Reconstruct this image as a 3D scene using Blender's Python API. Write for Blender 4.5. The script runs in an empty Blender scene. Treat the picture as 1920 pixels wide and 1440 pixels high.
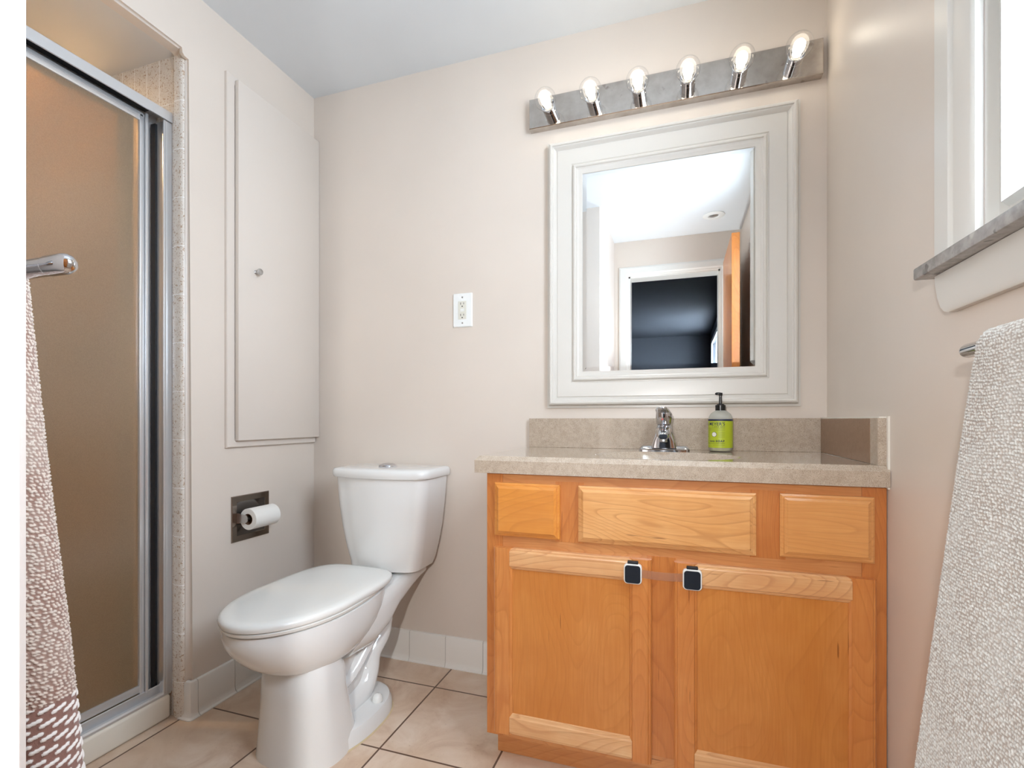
import bpy, bmesh, math, random
import numpy as np
from mathutils import Vector, Matrix
random.seed(4)
C = bpy.context.scene.collection
S = bpy.context.scene

# ------------------------------------------------------------------ camera
F_PX, HOR = 931.0, 786.0
cam = bpy.data.objects.new('camera', bpy.data.cameras.new('camera')); C.objects.link(cam)
cam.location = (0, 0, .93)
cam.rotation_euler = (math.pi/2, 0, .32309)
cam.data.sensor_width = 36; cam.data.sensor_fit = 'HORIZONTAL'
cam.data.lens = F_PX/1920*36
cam.data.shift_y = (HOR-720)/1920
cam.data.clip_start = .01
S.camera = cam
# ------------------------------------------------------------------ world, lights, exposure
w = bpy.data.worlds.new('sky'); S.world = w; w.use_nodes = True
bg = w.node_tree.nodes['Background']; bg.inputs[0].default_value = (.80, .90, 1, 1); bg.inputs[1].default_value = 22.0
S.view_settings.view_transform = 'Standard'; S.view_settings.look = 'None'
S.view_settings.exposure = 0.19; S.view_settings.gamma = 1; S.view_settings.use_curve_mapping = False
def lamp(name, kind, loc, energy, color=(1, 1, 1), size=.05, rot=None, **k):
    l = bpy.data.lights.new(name, kind); l.energy = energy; l.color = color
    if kind == 'AREA':
        l.size = size
    else:
        l.shadow_soft_size = size
    for a, b in k.items(): setattr(l, a, b)
    o = bpy.data.objects.new(name, l); o.location = loc
    if rot: o.rotation_euler = rot
    C.objects.link(o); return o
# photographer's flash: a little straight ahead, most of it bounced off the ceiling
FLASH = (-.11, -.36, 1.13)
lamp('flash_direct', 'SPOT', FLASH, 45, (1, .99, .98), .025, (math.radians(72), 0, .26), spot_size=math.radians(116), spot_blend=.9)
lamp('flash_bounce', 'SPOT', FLASH, 22, (.93, .97, 1), .03, (math.radians(180-14), 0, 0), spot_size=math.radians(125), spot_blend=1)
po = lamp('window_portal', 'AREA', (.50, .58, 1.62), 1, size=.58, rot=(0, math.radians(90), 0), shape='RECTANGLE', size_y=.60)
po.data.size = .86; po.data.cycles.is_portal = True
BULB_E = 13

# ------------------------------------------------------------------ helpers
def srgb(r, g, b):
    f = lambda c: (c/255/12.92) if c/255 <= .04045 else ((c/255+.055)/1.055)**2.4
    return (f(r), f(g), f(b), 1)
def put(name, bm, mat, parent=None, smooth=False, origin=None):
    """one mesh object; geometry is given in world coordinates"""
    off = Vector(origin) if origin else Vector((0, 0, 0))
    if parent is not None:
        p = parent; off = Vector((0, 0, 0))
        while p is not None: off += Vector(p.location); p = p.parent
    if off.length: bmesh.ops.translate(bm, verts=bm.verts, vec=-off)
    me = bpy.data.meshes.new(name); bmesh.ops.recalc_face_normals(bm, faces=bm.faces)
    bm.to_mesh(me); bm.free()
    o = bpy.data.objects.new(name, me); C.objects.link(o)
    for m in (mat if isinstance(mat, (list, tuple)) else [mat]): me.materials.append(m)
    if parent is not None: o.parent = parent
    elif origin: o.location = origin
    if smooth:
        me.polygons.foreach_set('use_smooth', [True]*len(me.polygons))
        if smooth is not True: me.set_sharp_from_angle(angle=math.radians(smooth))
    return o
def tag(o, label, cat, group=None):
    o['label'] = label; o['category'] = cat
    if group: o['group'] = group
    return o
def thing(name, label, cat, loc, group=None):
    o = bpy.data.objects.new(name, None); C.objects.link(o); o.location = loc
    o.empty_display_size = .05
    return tag(o, label, cat, group)
def struct(name, bm, mat, smooth=False, parent=None):
    o = put(name, bm, mat, parent, smooth)
    if parent is None: o['kind'] = 'structure'
    return o
def box(bm, x0, x1, y0, y1, z0, z1, bev=0, seg=2):
    vs = [bm.verts.new((x, y, z)) for x in (x0, x1) for y in (y0, y1) for z in (z0, z1)]
    fs = [bm.faces.new([vs[i] for i in q]) for q in ((0,1,3,2),(4,6,7,5),(0,4,5,1),(2,3,7,6),(0,2,6,4),(1,5,7,3))]
    if bev:
        es = list({e for f in fs for e in f.edges})
        bmesh.ops.bevel(bm, geom=es, offset=bev, segments=seg, affect='EDGES', profile=.5)
    return bm
def B(*a, **k): return box(bmesh.new(), *a, **k)
def loft(bm, rings, cap0=True, cap1=True):
    rs = [[bm.verts.new(p) for p in r] for r in rings]
    n = len(rs[0])
    for a, b in zip(rs, rs[1:]):
        for i in range(n): bm.faces.new((a[i], a[(i+1) % n], b[(i+1) % n], b[i]))
    if cap0: bm.faces.new(rs[0][::-1])
    if cap1: bm.faces.new(rs[-1])
    return bm
def frame_axes(d):
    d = Vector(d).normalized(); u = Vector((0, 0, 1)) if abs(d.z) < .9 else Vector((0, 1, 0))
    a = d.cross(u).normalized(); return d, a, d.cross(a)
def lathe(bm, base, axis, prof, n=32, cap0=True, cap1=True):
    """prof: (radius, distance along axis)"""
    d, a, b = frame_axes(axis); base = Vector(base)
    return loft(bm, [[base+d*h+(a*math.cos(t)+b*math.sin(t))*max(r, 1e-5) for t in [2*math.pi*i/n for i in range(n)]] for r, h in prof], cap0, cap1)
def cyl(bm, p0, p1, r, n=24, r1=None, ch=0):
    p0, p1 = Vector(p0), Vector(p1); L = (p1-p0).length; r1 = r if r1 is None else r1
    pr = [(r-ch, 0), (r, ch), (r1, L-ch), (r1-ch, L)] if ch else [(r, 0), (r1, L)]
    return lathe(bm, p0, p1-p0, pr, n)
def tube(bm, pts, rads, n=20, squash=(1, 1), side=None):
    """swept tube through pts (smoothed), rads = radius list; squash scales side / other axis"""
    P = [Vector(p) for p in pts]; out = []; R = []
    for i in range(len(P)-1):
        p0, p1, p2, p3 = P[max(i-1, 0)], P[i], P[i+1], P[min(i+2, len(P)-1)]
        for k in range(6):
            t = k/6
            out.append(.5*((2*p1)+(p2-p0)*t+(2*p0-5*p1+4*p2-p3)*t*t+(3*p1-p0-3*p2+p3)*t**3)); R.append(rads[i]*(1-t)+rads[i+1]*t)
    out.append(P[-1]); R.append(rads[-1])
    rings = []
    for i, p in enumerate(out):
        d = (out[min(i+1, len(out)-1)]-out[max(i-1, 0)]).normalized()
        s = Vector(side) if side else frame_axes(d)[1]
        s = (s-d*s.dot(d)).normalized(); t2 = d.cross(s)
        rings.append([p+(s*math.cos(q)*squash[0]+t2*math.sin(q)*squash[1])*R[i] for q in [2*math.pi*j/n for j in range(n)]])
    return loft(bm, rings)
def prism(bm, poly, axis, a0, a1):
    """extrude a 2D polygon: axis 0 -> poly is (y,z), 1 -> (x,z), 2 -> (x,y)"""
    def P(u, v, a): return [(a, u, v), (u, a, v), (u, v, a)][axis]
    return loft(bm, [[P(u, v, a0) for u, v in poly], [P(u, v, a1) for u, v in poly]])
def rrect(cx, cy, w, h, r, n=6):
    pts = []
    for sx, sy, a0 in ((1, 1, 0), (-1, 1, 90), (-1, -1, 180), (1, -1, 270)):
        for k in range(n+1):
            t = math.radians(a0+90*k/n); pts.append((cx+sx*(w/2-r)+r*math.cos(t), cy+sy*(h/2-r)+r*math.sin(t)))
    return pts
def mitre_frame(bm, x0, x1, z0, z1, prof, ax):
    """picture-frame: prof is a closed list of (inset from the outer edge, out position); ax maps (u, out, v) to xyz"""
    rings = []
    for (cx, cz, sx, sz) in ((x0, z0, 1, 1), (x1, z0, -1, 1), (x1, z1, -1, -1), (x0, z1, 1, -1)):
        rings.append([ax(cx+sx*i, o, cz+sz*i) for i, o in prof])
    rs = [[bm.verts.new(p) for p in r] for r in rings]; n = len(prof)
    for k in range(4):
        a, b = rs[k], rs[(k+1) % 4]
        for i in range(n): bm.faces.new((a[i], a[(i+1) % n], b[(i+1) % n], b[i]))
    return bm

# ------------------------------------------------------------------ materials
class NT:
    def __init__(s, name):
        s.m = bpy.data.materials.new(name); s.m.use_nodes = True; s.t = s.m.node_tree
        s.b = s.t.nodes['Principled BSDF']; s.out = s.t.nodes['Material Output']
    def n(s, typ, **k):
        x = s.t.nodes.new('ShaderNode'+typ)
        for a, v in k.items():
            if a in x.inputs.keys() if isinstance(a, str) else False: x.inputs[a].default_value = v
            else: setattr(x, a, v)
        return x
    def l(s, a, b): s.t.links.new(a, b)
    def coords(s, scale=(1, 1, 1), loc=(0, 0, 0), rot=(0, 0, 0)):
        g = s.n('NewGeometry'); mp = s.n('Mapping'); mp.inputs['Scale'].default_value = scale
        mp.inputs['Location'].default_value = loc; mp.inputs['Rotation'].default_value = rot
        s.l(g.outputs['Position'], mp.inputs['Vector']); return mp.outputs[0]
    def noise(s, vec, scale, detail=3, rough=.5, dist=0):
        x = s.n('TexNoise'); x.inputs['Scale'].default_value = scale; x.inputs['Detail'].default_value = detail
        x.inputs['Roughness'].default_value = rough; x.inputs['Distortion'].default_value = dist
        s.l(vec, x.inputs['Vector']); return x.outputs['Fac']
    def ramp(s, fac, stops):
        r = s.n('ValToRGB'); e = r.color_ramp.elements
        while len(e) < len(stops): e.new(.5)
        for i, (p, c) in enumerate(stops): e[i].position = p; e[i].color = c if len(c) == 4 else (*c, 1)
        s.l(fac, r.inputs[0]); return r.outputs[0]
    def mix(s, fac, a, b, blend='MIX'):
        x = s.n('Mix'); x.data_type = 'RGBA'; x.blend_type = blend
        for i, v in ((0, fac), (6, a), (7, b)):
            if hasattr(v, 'is_linked') or hasattr(v, 'links'): s.l(v, x.inputs[i])
            else: x.inputs[i].default_value = v
        return x.outputs[2]
    def math(s, op, a, b=0.0):
        x = s.n('Math'); x.operation = op
        for i, v in ((0, a), (1, b)):
            if hasattr(v, 'links'): s.l(v, x.inputs[i])
            else: x.inputs[i].default_value = v
        return x.outputs[0]
    def bump(s, h, dist=.001, strength=.5):
        x = s.n('Bump'); x.inputs['Distance'].default_value = dist; x.inputs['Strength'].default_value = strength
        s.l(h, x.inputs['Height']); s.l(x.outputs[0], s.b.inputs['Normal']); return x
    def base(s, c):
        if hasattr(c, 'links'): s.l(c, s.b.inputs['Base Color'])
        else: s.b.inputs['Base Color'].default_value = c
    def set(s, **k):
        for a, v in k.items(): s.b.inputs[a.replace('_', ' ')].default_value = v
        return s
def simple(name, col, rough=.4, metal=0, **k):
    m = NT(name); m.base(col); m.set(Roughness=rough, Metallic=metal, **k); return m.m
def paint(name, col, rough=.45, var=.03, bump=.0003, bs=260):
    m = NT(name); v = m.coords(); n = m.noise(v, 2.5, 4)
    a = tuple(c*(1-var) for c in col[:3])+(1,); b = tuple(min(1, c*(1+var)) for c in col[:3])+(1,)
    m.base(m.ramp(n, [(.3, a), (.7, b)])); m.set(Roughness=rough)
    m.bump(m.noise(v, bs, 2), bump, .25); return m.m
M = {}
M['wall'] = paint('beige_wall_paint', srgb(222, 211, 200), .36)
M['white_wall'] = paint('partition_wall_paint', srgb(226, 217, 209), .5, bump=.0008, bs=120)
M['ceiling'] = paint('ceiling_paint', srgb(224, 228, 231), .7)
M['white'] = paint('white_gloss_paint', srgb(226, 225, 220), .3, .015, .0002, 60)
M['cabpaint'] = paint('beige_gloss_paint', srgb(223, 213, 203), .3, .01, .0002)
M['porcelain'] = simple('white_porcelain', srgb(232, 233, 232), .08, Coat_Weight=.4, Coat_Roughness=.03)
M['seat'] = simple('white_seat_plastic', srgb(236, 237, 234), .16)
M['chrome'] = simple('polished_chrome', srgb(205, 206, 210), .06, 1)
M['dull'] = simple('satin_metal', srgb(190, 190, 190), .28, 1)
M['alu'] = simple('anodised_aluminium', srgb(222, 223, 225), .30, .65)
M['black'] = simple('black_plastic', srgb(18, 18, 20), .22)
M['rubber'] = simple('black_seal', srgb(25, 27, 32), .5)
M['white_plastic'] = simple('white_plastic', srgb(238, 240, 238), .3)
M['grout'] = simple('grey_grout', srgb(150, 146, 140), .8)
M['frame'] = paint('warm_white_frame_paint', srgb(218, 214, 207), .3, .015, .0002, 60)
M['steel'] = simple('dark_reflection_chrome', srgb(158, 148, 140), .12, 1)  # reflection of dark surroundings put into the chrome's base colour
M['dark'] = simple('dark_slot', srgb(30, 28, 26), .6)
M['paper'] = paint('white_tissue_paper', srgb(240, 238, 233), .9, .02, .0006, 300)
M['card'] = simple('brown_cardboard', srgb(120, 88, 62), .9)
M['caulk'] = simple('white_caulk', srgb(232, 228, 218), .5)
M['mirror'] = simple('mirror_silver', (.93, .95, .95, 1), 0.0, 1)
M['dkwall'] = paint('unlit_room_dark_paint', srgb(84, 87, 94), .7)  # dark wall colour stands in for the bedroom being unlit

def brushed():
    m = NT('brushed_nickel_plate'); v = m.coords((6, 6, 6)); n = m.noise(v, 3.2, 5, .6)
    sp = m.noise(m.coords(), 38, 3)
    c = m.ramp(n, [(.3, srgb(184, 176, 168)), (.7, srgb(208, 203, 197))])
    c = m.mix(m.ramp(sp, [(.66, (0, 0, 0)), (.76, (.5, .5, .5))]), c, srgb(120, 104, 96))
    m.base(c); m.set(Metallic=1, Roughness=.09); return m.m
M['plate'] = brushed()
def wood(name, c0, c1, c2, axis='z', seed=0, rough=.3, fig=1.0):
    """axis = grain direction: long soft growth figure, fine pores and a few mineral flecks"""
    m = NT(name); s = {'x': (1.1, 7, 7), 'z': (7, 7, 1.1)}[axis]
    v = m.coords(s, (seed*3.1, seed*1.7, seed*2.3))
    big = m.noise(v, .8, 3, .55, .7*fig)
    # contour lines of a stretched noise field read as cathedral grain
    fld = m.noise(m.coords({'x': (1.6, 6, 6), 'z': (6, 6, 1.6)}[axis], (seed*1.3, seed*2.9, seed*.7)), 1.0, 1, .4, .35*fig)
    k = m.math('MULTIPLY', fld, 26.0); fr = m.math('FRACT', k)
    line = m.ramp(fr, [(0.0, (0, 0, 0)), (.72, (.25, .25, .25)), (.93, (1, 1, 1)), (1.0, (0, 0, 0))])
    fs = {'x': (3, 70, 70), 'z': (70, 70, 3)}[axis]
    fine = m.noise(m.coords(fs, (seed, 0, seed)), 3, 4, .65)
    blot = m.noise(m.coords((1, 1, 1), (seed*2, 0, seed)), 9, 3, .6)
    c = m.ramp(big, [(.32, c0), (.68, c1)])
    dk = tuple(x*.74 for x in c2[:3])+(1,)
    c = m.mix(m.math('MULTIPLY', line, .34*fig), c, dk)
    c = m.mix(m.ramp(fine, [(.38, (.34, .34, .34)), (.62, (0, 0, 0))]), c, c2)
    c = m.mix(m.ramp(blot, [(.40, (.28, .28, .28)), (.62, (0, 0, 0))]), c, c2)
    fleck = m.noise(m.coords({'x': (8, 150, 150), 'z': (150, 150, 8)}[axis], (seed, 2, 0)), 1.0, 1)
    c = m.mix(m.ramp(fleck, [(.76, (0, 0, 0)), (.79, (.6, .6, .6))]), c, srgb(112, 56, 22))
    m.base(c); m.set(Roughness=rough, Coat_Weight=.35, Coat_Roughness=.18)
    m.bump(fine, .0003, .2); return m.m
M['w_frame'] = wood('maple_face_frame', srgb(206, 140, 82), srgb(216, 156, 98), srgb(184, 108, 56), 'x', 1)
M['w_framev'] = wood('maple_frame_upright', srgb(202, 126, 62), srgb(212, 140, 76), srgb(176, 96, 42), 'z', 2)
M['w_panel'] = wood('maple_door_panel', srgb(208, 134, 62), srgb(218, 148, 78), srgb(188, 110, 44), 'z', 3, fig=.6)
M['w_stile'] = wood('maple_door_stile', srgb(212, 136, 68), srgb(222, 152, 86), srgb(192, 110, 52), 'z', 4)
M['w_rail'] = wood('maple_door_rail', srgb(226, 172, 118), srgb(240, 200, 150), srgb(204, 138, 88), 'x', 5, fig=1.5)
M['w_drawer'] = wood('maple_drawer_wide', srgb(228, 166, 98), srgb(238, 186, 126), srgb(206, 138, 76), 'x', 6, fig=1.6)
M['w_drawer2'] = wood('maple_drawer_orange', srgb(222, 146, 62), srgb(230, 160, 82), srgb(204, 124, 54), 'x', 7)
M['w_drawer3'] = wood('maple_drawer_pale', srgb(224, 160, 94), srgb(232, 172, 108), srgb(208, 138, 76), 'x', 8)
M['w_door'] = wood('room_door_wood', srgb(206, 130, 62), srgb(218, 146, 76), srgb(180, 100, 44), 'z', 9)

def speckle(name, base, base2, dots, scale=330, amt=.62, rough=.25):
    m = NT(name); v = m.coords()
    n = m.noise(v, 60, 4, .6); c = m.ramp(n, [(.35, base), (.65, base2)])
    for i, (col, sc, th) in enumerate(dots):
        f = m.noise(m.coords(loc=(i*3.3, i*1.9, 0)), sc, 2, .5)
        c = m.mix(m.ramp(f, [(th, (0, 0, 0)), (th+.04, (1, 1, 1))]), c, col)
    m.base(c); m.set(Roughness=rough); return m
M['counter'] = speckle('speckled_composite_stone', srgb(180, 163, 144), srgb(194, 178, 160), [(srgb(150, 132, 116), 640, .59), (srgb(214, 204, 192), 600, .62), (srgb(104, 90, 80), 470, .67)], rough=.12).m
b_ = M['counter'].node_tree.nodes['Principled BSDF']; b_.inputs['Coat Weight'].default_value = .6; b_.inputs['Coat Roughness'].default_value = .04
M['tape'] = speckle('brown_tape_strip', srgb(146, 116, 92), srgb(154, 124, 100), [(srgb(130, 102, 80), 500, .6)], rough=.4).m
M['marble'] = speckle('grey_marble', srgb(150, 148, 148), srgb(176, 174, 173), [(srgb(120, 118, 118), 30, .62), (srgb(200, 198, 196), 18, .66)], rough=.25).m

def tile_floor():
    m = NT('ceramic_floor_tile'); px, py, x0, y0, g = .332, .338, -.800, 1.211, .0028
    ge = m.n('NewGeometry'); sp = m.n('SeparateXYZ'); m.l(ge.outputs['Position'], sp.inputs[0])
    def line(o, per, off):
        a = m.math('DIVIDE', m.math('SUBTRACT', o, off), per)
        fr = m.math('ABSOLUTE', m.math('SUBTRACT', m.math('SUBTRACT', a, m.math('FLOOR', a)), .5))
        return m.math('GREATER_THAN', fr, .5-g/per), m.math('FLOOR', a)
    lx, ix = line(sp.outputs[0], px, x0); ly, iy = line(sp.outputs[1], py, y0)
    ln = m.math('MAXIMUM', lx, ly)
    cmb = m.n('CombineXYZ'); m.l(ix, cmb.inputs[0]); m.l(iy, cmb.inputs[1])
    wn = m.n('TexWhiteNoise'); m.l(cmb.outputs[0], wn.inputs['Vector'])
    off = m.n('VectorMath'); off.operation = 'MULTIPLY_ADD'; m.l(wn.outputs['Color'], off.inputs[0]); off.inputs[1].default_value = (5, 5, 5)
    m.l(ge.outputs['Position'], off.inputs[2])
    n1 = m.noise(off.outputs[0], 7, 6, .62, .8); n2 = m.noise(off.outputs[0], 3, 3, .5)
    c = m.ramp(n1, [(.3, srgb(200, 170, 146)), (.5, srgb(220, 196, 174)), (.72, srgb(234, 216, 198))])
    c = m.mix(m.ramp(n2, [(.45, (0, 0, 0)), (.7, (.6, .6, .6))]), c, srgb(212, 182, 152))
    pit = m.noise(m.coords(), 130, 2); c = m.mix(m.ramp(pit, [(.68, (0, 0, 0)), (.74, (.35, .35, .35))]), c, srgb(150, 118, 94))
    c = m.mix(ln, c, srgb(104, 78, 62))
    m.base(c); m.set(Roughness=.38)
    h = m.math('SUBTRACT', m.math('MULTIPLY', n1, .25), ln); m.bump(h, .0015, .6); return m.m
M['floor'] = tile_floor()
def speck_tile(name, per_a, per_b, axis_a, off_a, off_b, g=.0013):
    m = speckle(name, srgb(224, 216, 205), srgb(232, 226, 217), [(srgb(176, 144, 116), 240, .63), (srgb(140, 104, 78), 330, .69), (srgb(192, 170, 148), 130, .62)], rough=.12)
    c = m.b.inputs['Base Color'].links[0].from_socket
    ge = m.n('NewGeometry'); sp = m.n('SeparateXYZ'); m.l(ge.outputs['Position'], sp.inputs[0])
    lines = []
    for o, per, off in ((sp.outputs[axis_a], per_a, off_a), (sp.outputs[2], per_b, off_b)):
        a = m.math('DIVIDE', m.math('SUBTRACT', o, off), per)
        fr = m.math('ABSOLUTE', m.math('SUBTRACT', m.math('SUBTRACT', a, m.math('FLOOR', a)), .5))
        lines.append(m.math('GREATER_THAN', fr, .5-g/per))
    ln = m.math('MAXIMUM', *lines); m.base(m.mix(ln, c, srgb(252, 250, 247)))
    m.bump(m.math('SUBTRACT', 1.0, ln), .001, .5); return m.m
M['tile_side'] = speck_tile('speckled_wall_tile_side', .056, .1508, 0, -1.507, .112)
M['tile_back'] = speck_tile('speckled_wall_tile_back', .152, .1508, 1, 1.14, .112)
M['jamb_tile'] = speck_tile('speckled_bullnose_tile', 5.0, .1508, 0, 4.0, .112)
M['curb'] = paint('cream_curb_glaze', srgb(236, 228, 214), .25, .03)
M['base_tile'] = simple('white_cove_tile', srgb(238, 236, 231), .14)

def obscure_glass():
    m = NT('obscure_bronze_glass'); v = m.coords()
    m.base(m.ramp(m.noise(v, 500, 2), [(.35, srgb(196, 164, 122)), (.65, srgb(214, 184, 142))])); m.set(Roughness=.30, IOR=1.5, Transmission_Weight=.75, Specular_IOR_Level=.9, Coat_Weight=1.0, Coat_Roughness=.28, Coat_IOR=1.7)
    m.bump(m.noise(v, 420, 2), .001, .4); return m.m
M['obscure'] = obscure_glass()
def clear(name, tint=(1, 1, 1, 1), ior=1.35, rough=.02, alpha=0.0, body=None):
    m = NT(name); tr = m.n('BsdfTransparent'); tr.inputs[0].default_value = tint
    gl = m.n('BsdfGlossy'); gl.inputs['Roughness'].default_value = rough
    fr = m.n('LayerWeight'); fr.inputs['Blend'].default_value = .5
    k = (ior-1)/(ior+1); fac = m.math('ADD', m.math('MULTIPLY', m.math('POWER', fr.outputs['Facing'], 4.0), .55), k*k)
    mx = m.n('MixShader'); m.l(fac, mx.inputs[0]); m.l(tr.outputs[0], mx.inputs[1]); m.l(gl.outputs[0], mx.inputs[2])
    last = mx
    if alpha:
        df = m.n('BsdfDiffuse'); df.inputs[0].default_value = body
        m2 = m.n('MixShader'); m2.inputs[0].default_value = alpha; m.l(mx.outputs[0], m2.inputs[1]); m.l(df.outputs[0], m2.inputs[2]); last = m2
    m.l(last.outputs[0], m.out.inputs[0]); return m.m
M['bulb_glass'] = clear('clear_bulb_glass', ior=1.5)
M['pane'] = clear('window_pane_glass', (.96, .98, 1, 1), 1.45)
M['strap'] = clear('clear_strap_plastic', (.93, .90, .88, 1), 1.4, .15, .22, srgb(214, 168, 140))
M['bottle'] = clear('frosted_bottle_plastic', (.9, .91, .9, 1), 1.4, .2, .30, srgb(222, 224, 218))
M['soap'] = simple('pale_liquid_soap', srgb(208, 198, 132), .3)
M['label'] = simple('lime_green_label', srgb(178, 192, 42), .4)
M['ink'] = simple('dark_blue_ink', srgb(40, 46, 72), .5)
M['inkw'] = simple('white_ink', srgb(235, 232, 225), .5)
def emit(name, col, e):
    m = NT(name); x = m.n('Emission'); x.inputs[0].default_value = col; x.inputs[1].default_value = e
    m.l(x.outputs[0], m.out.inputs[0]); return m.m
M['glow'] = emit('lit_led_core', (1, .90, .74, 1), BULB_E)
def terry(name, lo, hi, band=None):
    m = NT(name); a = m.n('Attribute'); a.attribute_name = 'tuft'
    c = m.ramp(a.outputs['Fac'], [(.12, lo), (.5, hi)])
    n = m.noise(m.coords(), 14, 3); c = m.mix(m.ramp(n, [(.4, (0, 0, 0)), (.7, (.35, .35, .35))]), c, tuple(x*.86 for x in hi[:3])+(1,))
    fz = m.noise(m.coords(), 1600, 2); m.bump(fz, .0006, .8)
    if band:
        b = m.n('Attribute'); b.attribute_name = 'band'
        c = m.mix(b.outputs['Fac'], c, m.ramp(a.outputs['Fac'], [(.2, band[0]), (.45, band[1])]))
    m.base(c); m.set(Roughness=.95, Sheen_Weight=.3); return m.m
M['terry_grey'] = terry('cream_woven_terry', srgb(172, 160, 150), srgb(234, 234, 230))
M['terry_brown'] = terry('mauve_woven_terry', srgb(146, 112, 98), srgb(228, 214, 200), (srgb(136, 98, 86), srgb(232, 226, 220)))

# ------------------------------------------------------------------ room shell
XL, XR, YB, ZC = -1.44, .42, 1.70, 2.266     # left wall, right wall, mirror wall, ceiling
XP, YP, YF = -.461, .24, -.45                # partition corner, wall with the door
struct('floor', B(-2.45, .62, -.6, 1.80, -.06, 0), M['floor'])
struct('ceiling', B(-1.60, .62, -.57, 1.80, ZC, ZC+.08), M['ceiling'])
struct('wall_back', B(-1.60, .62, YB, YB+.10, 0, ZC), M['wall'])
# left wall with the shower opening, its corner rounded
bm = bmesh.new(); OY, OZ, rr = 1.142, 2.068, .022
arc = [(OY-rr+rr*math.sin(t), OZ-rr+rr*math.cos(t)) for t in [math.pi/2*k/6 for k in range(7)]]
poly = [(YP, OZ)]+arc+[(OY, 0), (YB, 0), (YB, ZC), (YP, ZC)]
prism(bm, poly, 0, XL-.05, XL)
bmesh.ops.bevel(bm, geom=[e for e in bm.edges if all(abs(v.co.x-XL) < 1e-5 and v.co.y <= OY+.001 and v.co.z <= OZ+.001 for v in e.verts)], offset=.0145, segments=5, affect='EDGES')
o = struct('wall_left', bm, M['wall'], 35)
# right wall with the window opening
WY0, WY1, WZ0, WZ1 = .30, .899, 1.176, 2.05
bm = bmesh.new()
box(bm, XR, XR+.12, -.57, WY0, 0, ZC); box(bm, XR, XR+.12, WY1, YB, 0, ZC)
box(bm, XR, XR+.12, WY0, WY1, 0, WZ0); box(bm, XR, XR+.12, WY0, WY1, WZ1, ZC)
struct('wall_right', bm, M['wall'])
bm = B(XL+.0, XP, YF, YP, 0, ZC)
bmesh.ops.bevel(bm, geom=[e for e in bm.edges if all(abs(v.co.x-XP) < 1e-5 and abs(v.co.y-YP) < 1e-5 for v in e.verts)], offset=.008, segments=3, affect='EDGES')
struct('wall_partition', bm, M['white_wall'], 40)
# wall behind the camera, with the doorway
DX0, DX1, DZ = -.354, .283, 2.0
bm = bmesh.new()
box(bm, XP, DX0, YF-.12, YF, 0, ZC); box(bm, DX1, XR, YF-.12, YF, 0, ZC); box(bm, DX0, DX1, YF-.12, YF, DZ, ZC)
struct('wall_front', bm, M['wall'])
bm = bmesh.new(); cp = [(0, YF), (0, YF+.012), (.012, YF+.018), (.05, YF+.018), (.058, YF+.012), (.07, YF+.010), (.07, YF)]
pts = []
for (cx, cz, sx, sz) in ((DX0-.07, 0, 1, 0), (DX0-.07, DZ+.07, 1, -1), (DX1+.07, DZ+.07, -1, -1), (DX1+.07, 0, -1, 0)):
    pts.append([(cx+sx*i, o_, cz+sz*i) for i, o_ in cp])
loft(bm, pts)
box(bm, DX0, DX0+.012, YF-.12, YF, 0, DZ); box(bm, DX1-.012, DX1, YF-.12, YF, 0, DZ); box(bm, DX0, DX1, YF-.12, YF, DZ-.012, DZ)
struct('trim_1', bm, M['white'])
# the open room door
dr = struct('door_1', B(.300, .345, YF+.03, .17, .012, 2.035, bev=.002), M['w_door'])
bm = bmesh.new(); cyl(bm, (.300, .10, 1.0), (.262, .10, 1.0), .010); lathe(bm, (.262, .10, 1.0), (-1, 0, 0), [(.012, 0), (.025, .008), (.028, .022), (.02, .034), (.0, .038)])
cyl(bm, (.300, .10, 1.0), (.294, .10, 1.0), .03)
put('door_knob', bm, M['dull'], dr, 40)
# dim bedroom beyond the doorway
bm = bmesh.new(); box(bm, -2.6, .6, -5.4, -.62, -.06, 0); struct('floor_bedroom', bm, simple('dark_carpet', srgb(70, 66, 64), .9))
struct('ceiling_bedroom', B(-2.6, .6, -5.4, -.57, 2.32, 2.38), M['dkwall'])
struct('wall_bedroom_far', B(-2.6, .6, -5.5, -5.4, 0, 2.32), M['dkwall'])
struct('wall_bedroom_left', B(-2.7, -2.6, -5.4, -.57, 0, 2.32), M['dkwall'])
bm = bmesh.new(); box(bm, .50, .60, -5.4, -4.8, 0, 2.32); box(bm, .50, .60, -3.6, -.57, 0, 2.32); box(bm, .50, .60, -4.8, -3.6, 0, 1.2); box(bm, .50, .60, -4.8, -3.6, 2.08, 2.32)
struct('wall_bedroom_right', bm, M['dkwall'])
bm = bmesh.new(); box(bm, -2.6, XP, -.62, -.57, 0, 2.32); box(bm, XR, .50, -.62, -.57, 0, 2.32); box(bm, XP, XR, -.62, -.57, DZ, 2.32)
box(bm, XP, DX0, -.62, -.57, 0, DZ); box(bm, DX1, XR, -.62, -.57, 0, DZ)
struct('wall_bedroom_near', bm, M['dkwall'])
w2 = struct('window_2', mitre_frame(bmesh.new(), -4.86, -3.54, 1.14, 2.14, [(0, .48), (0, .50), (.06, .50), (.06, .48)], lambda u, o_, v: (o_, u, v)), M['white'])
put('sash_bar', B(.51, .535, -4.215, -4.185, 1.2, 2.08), M['white'], w2); put('sash_bar', B(.51, .535, -4.8, -3.6, 1.63, 1.66), M['white'], w2)
put('window_pane', B(.52, .524, -4.8, -3.6, 1.2, 2.08), M['pane'], w2)

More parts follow.
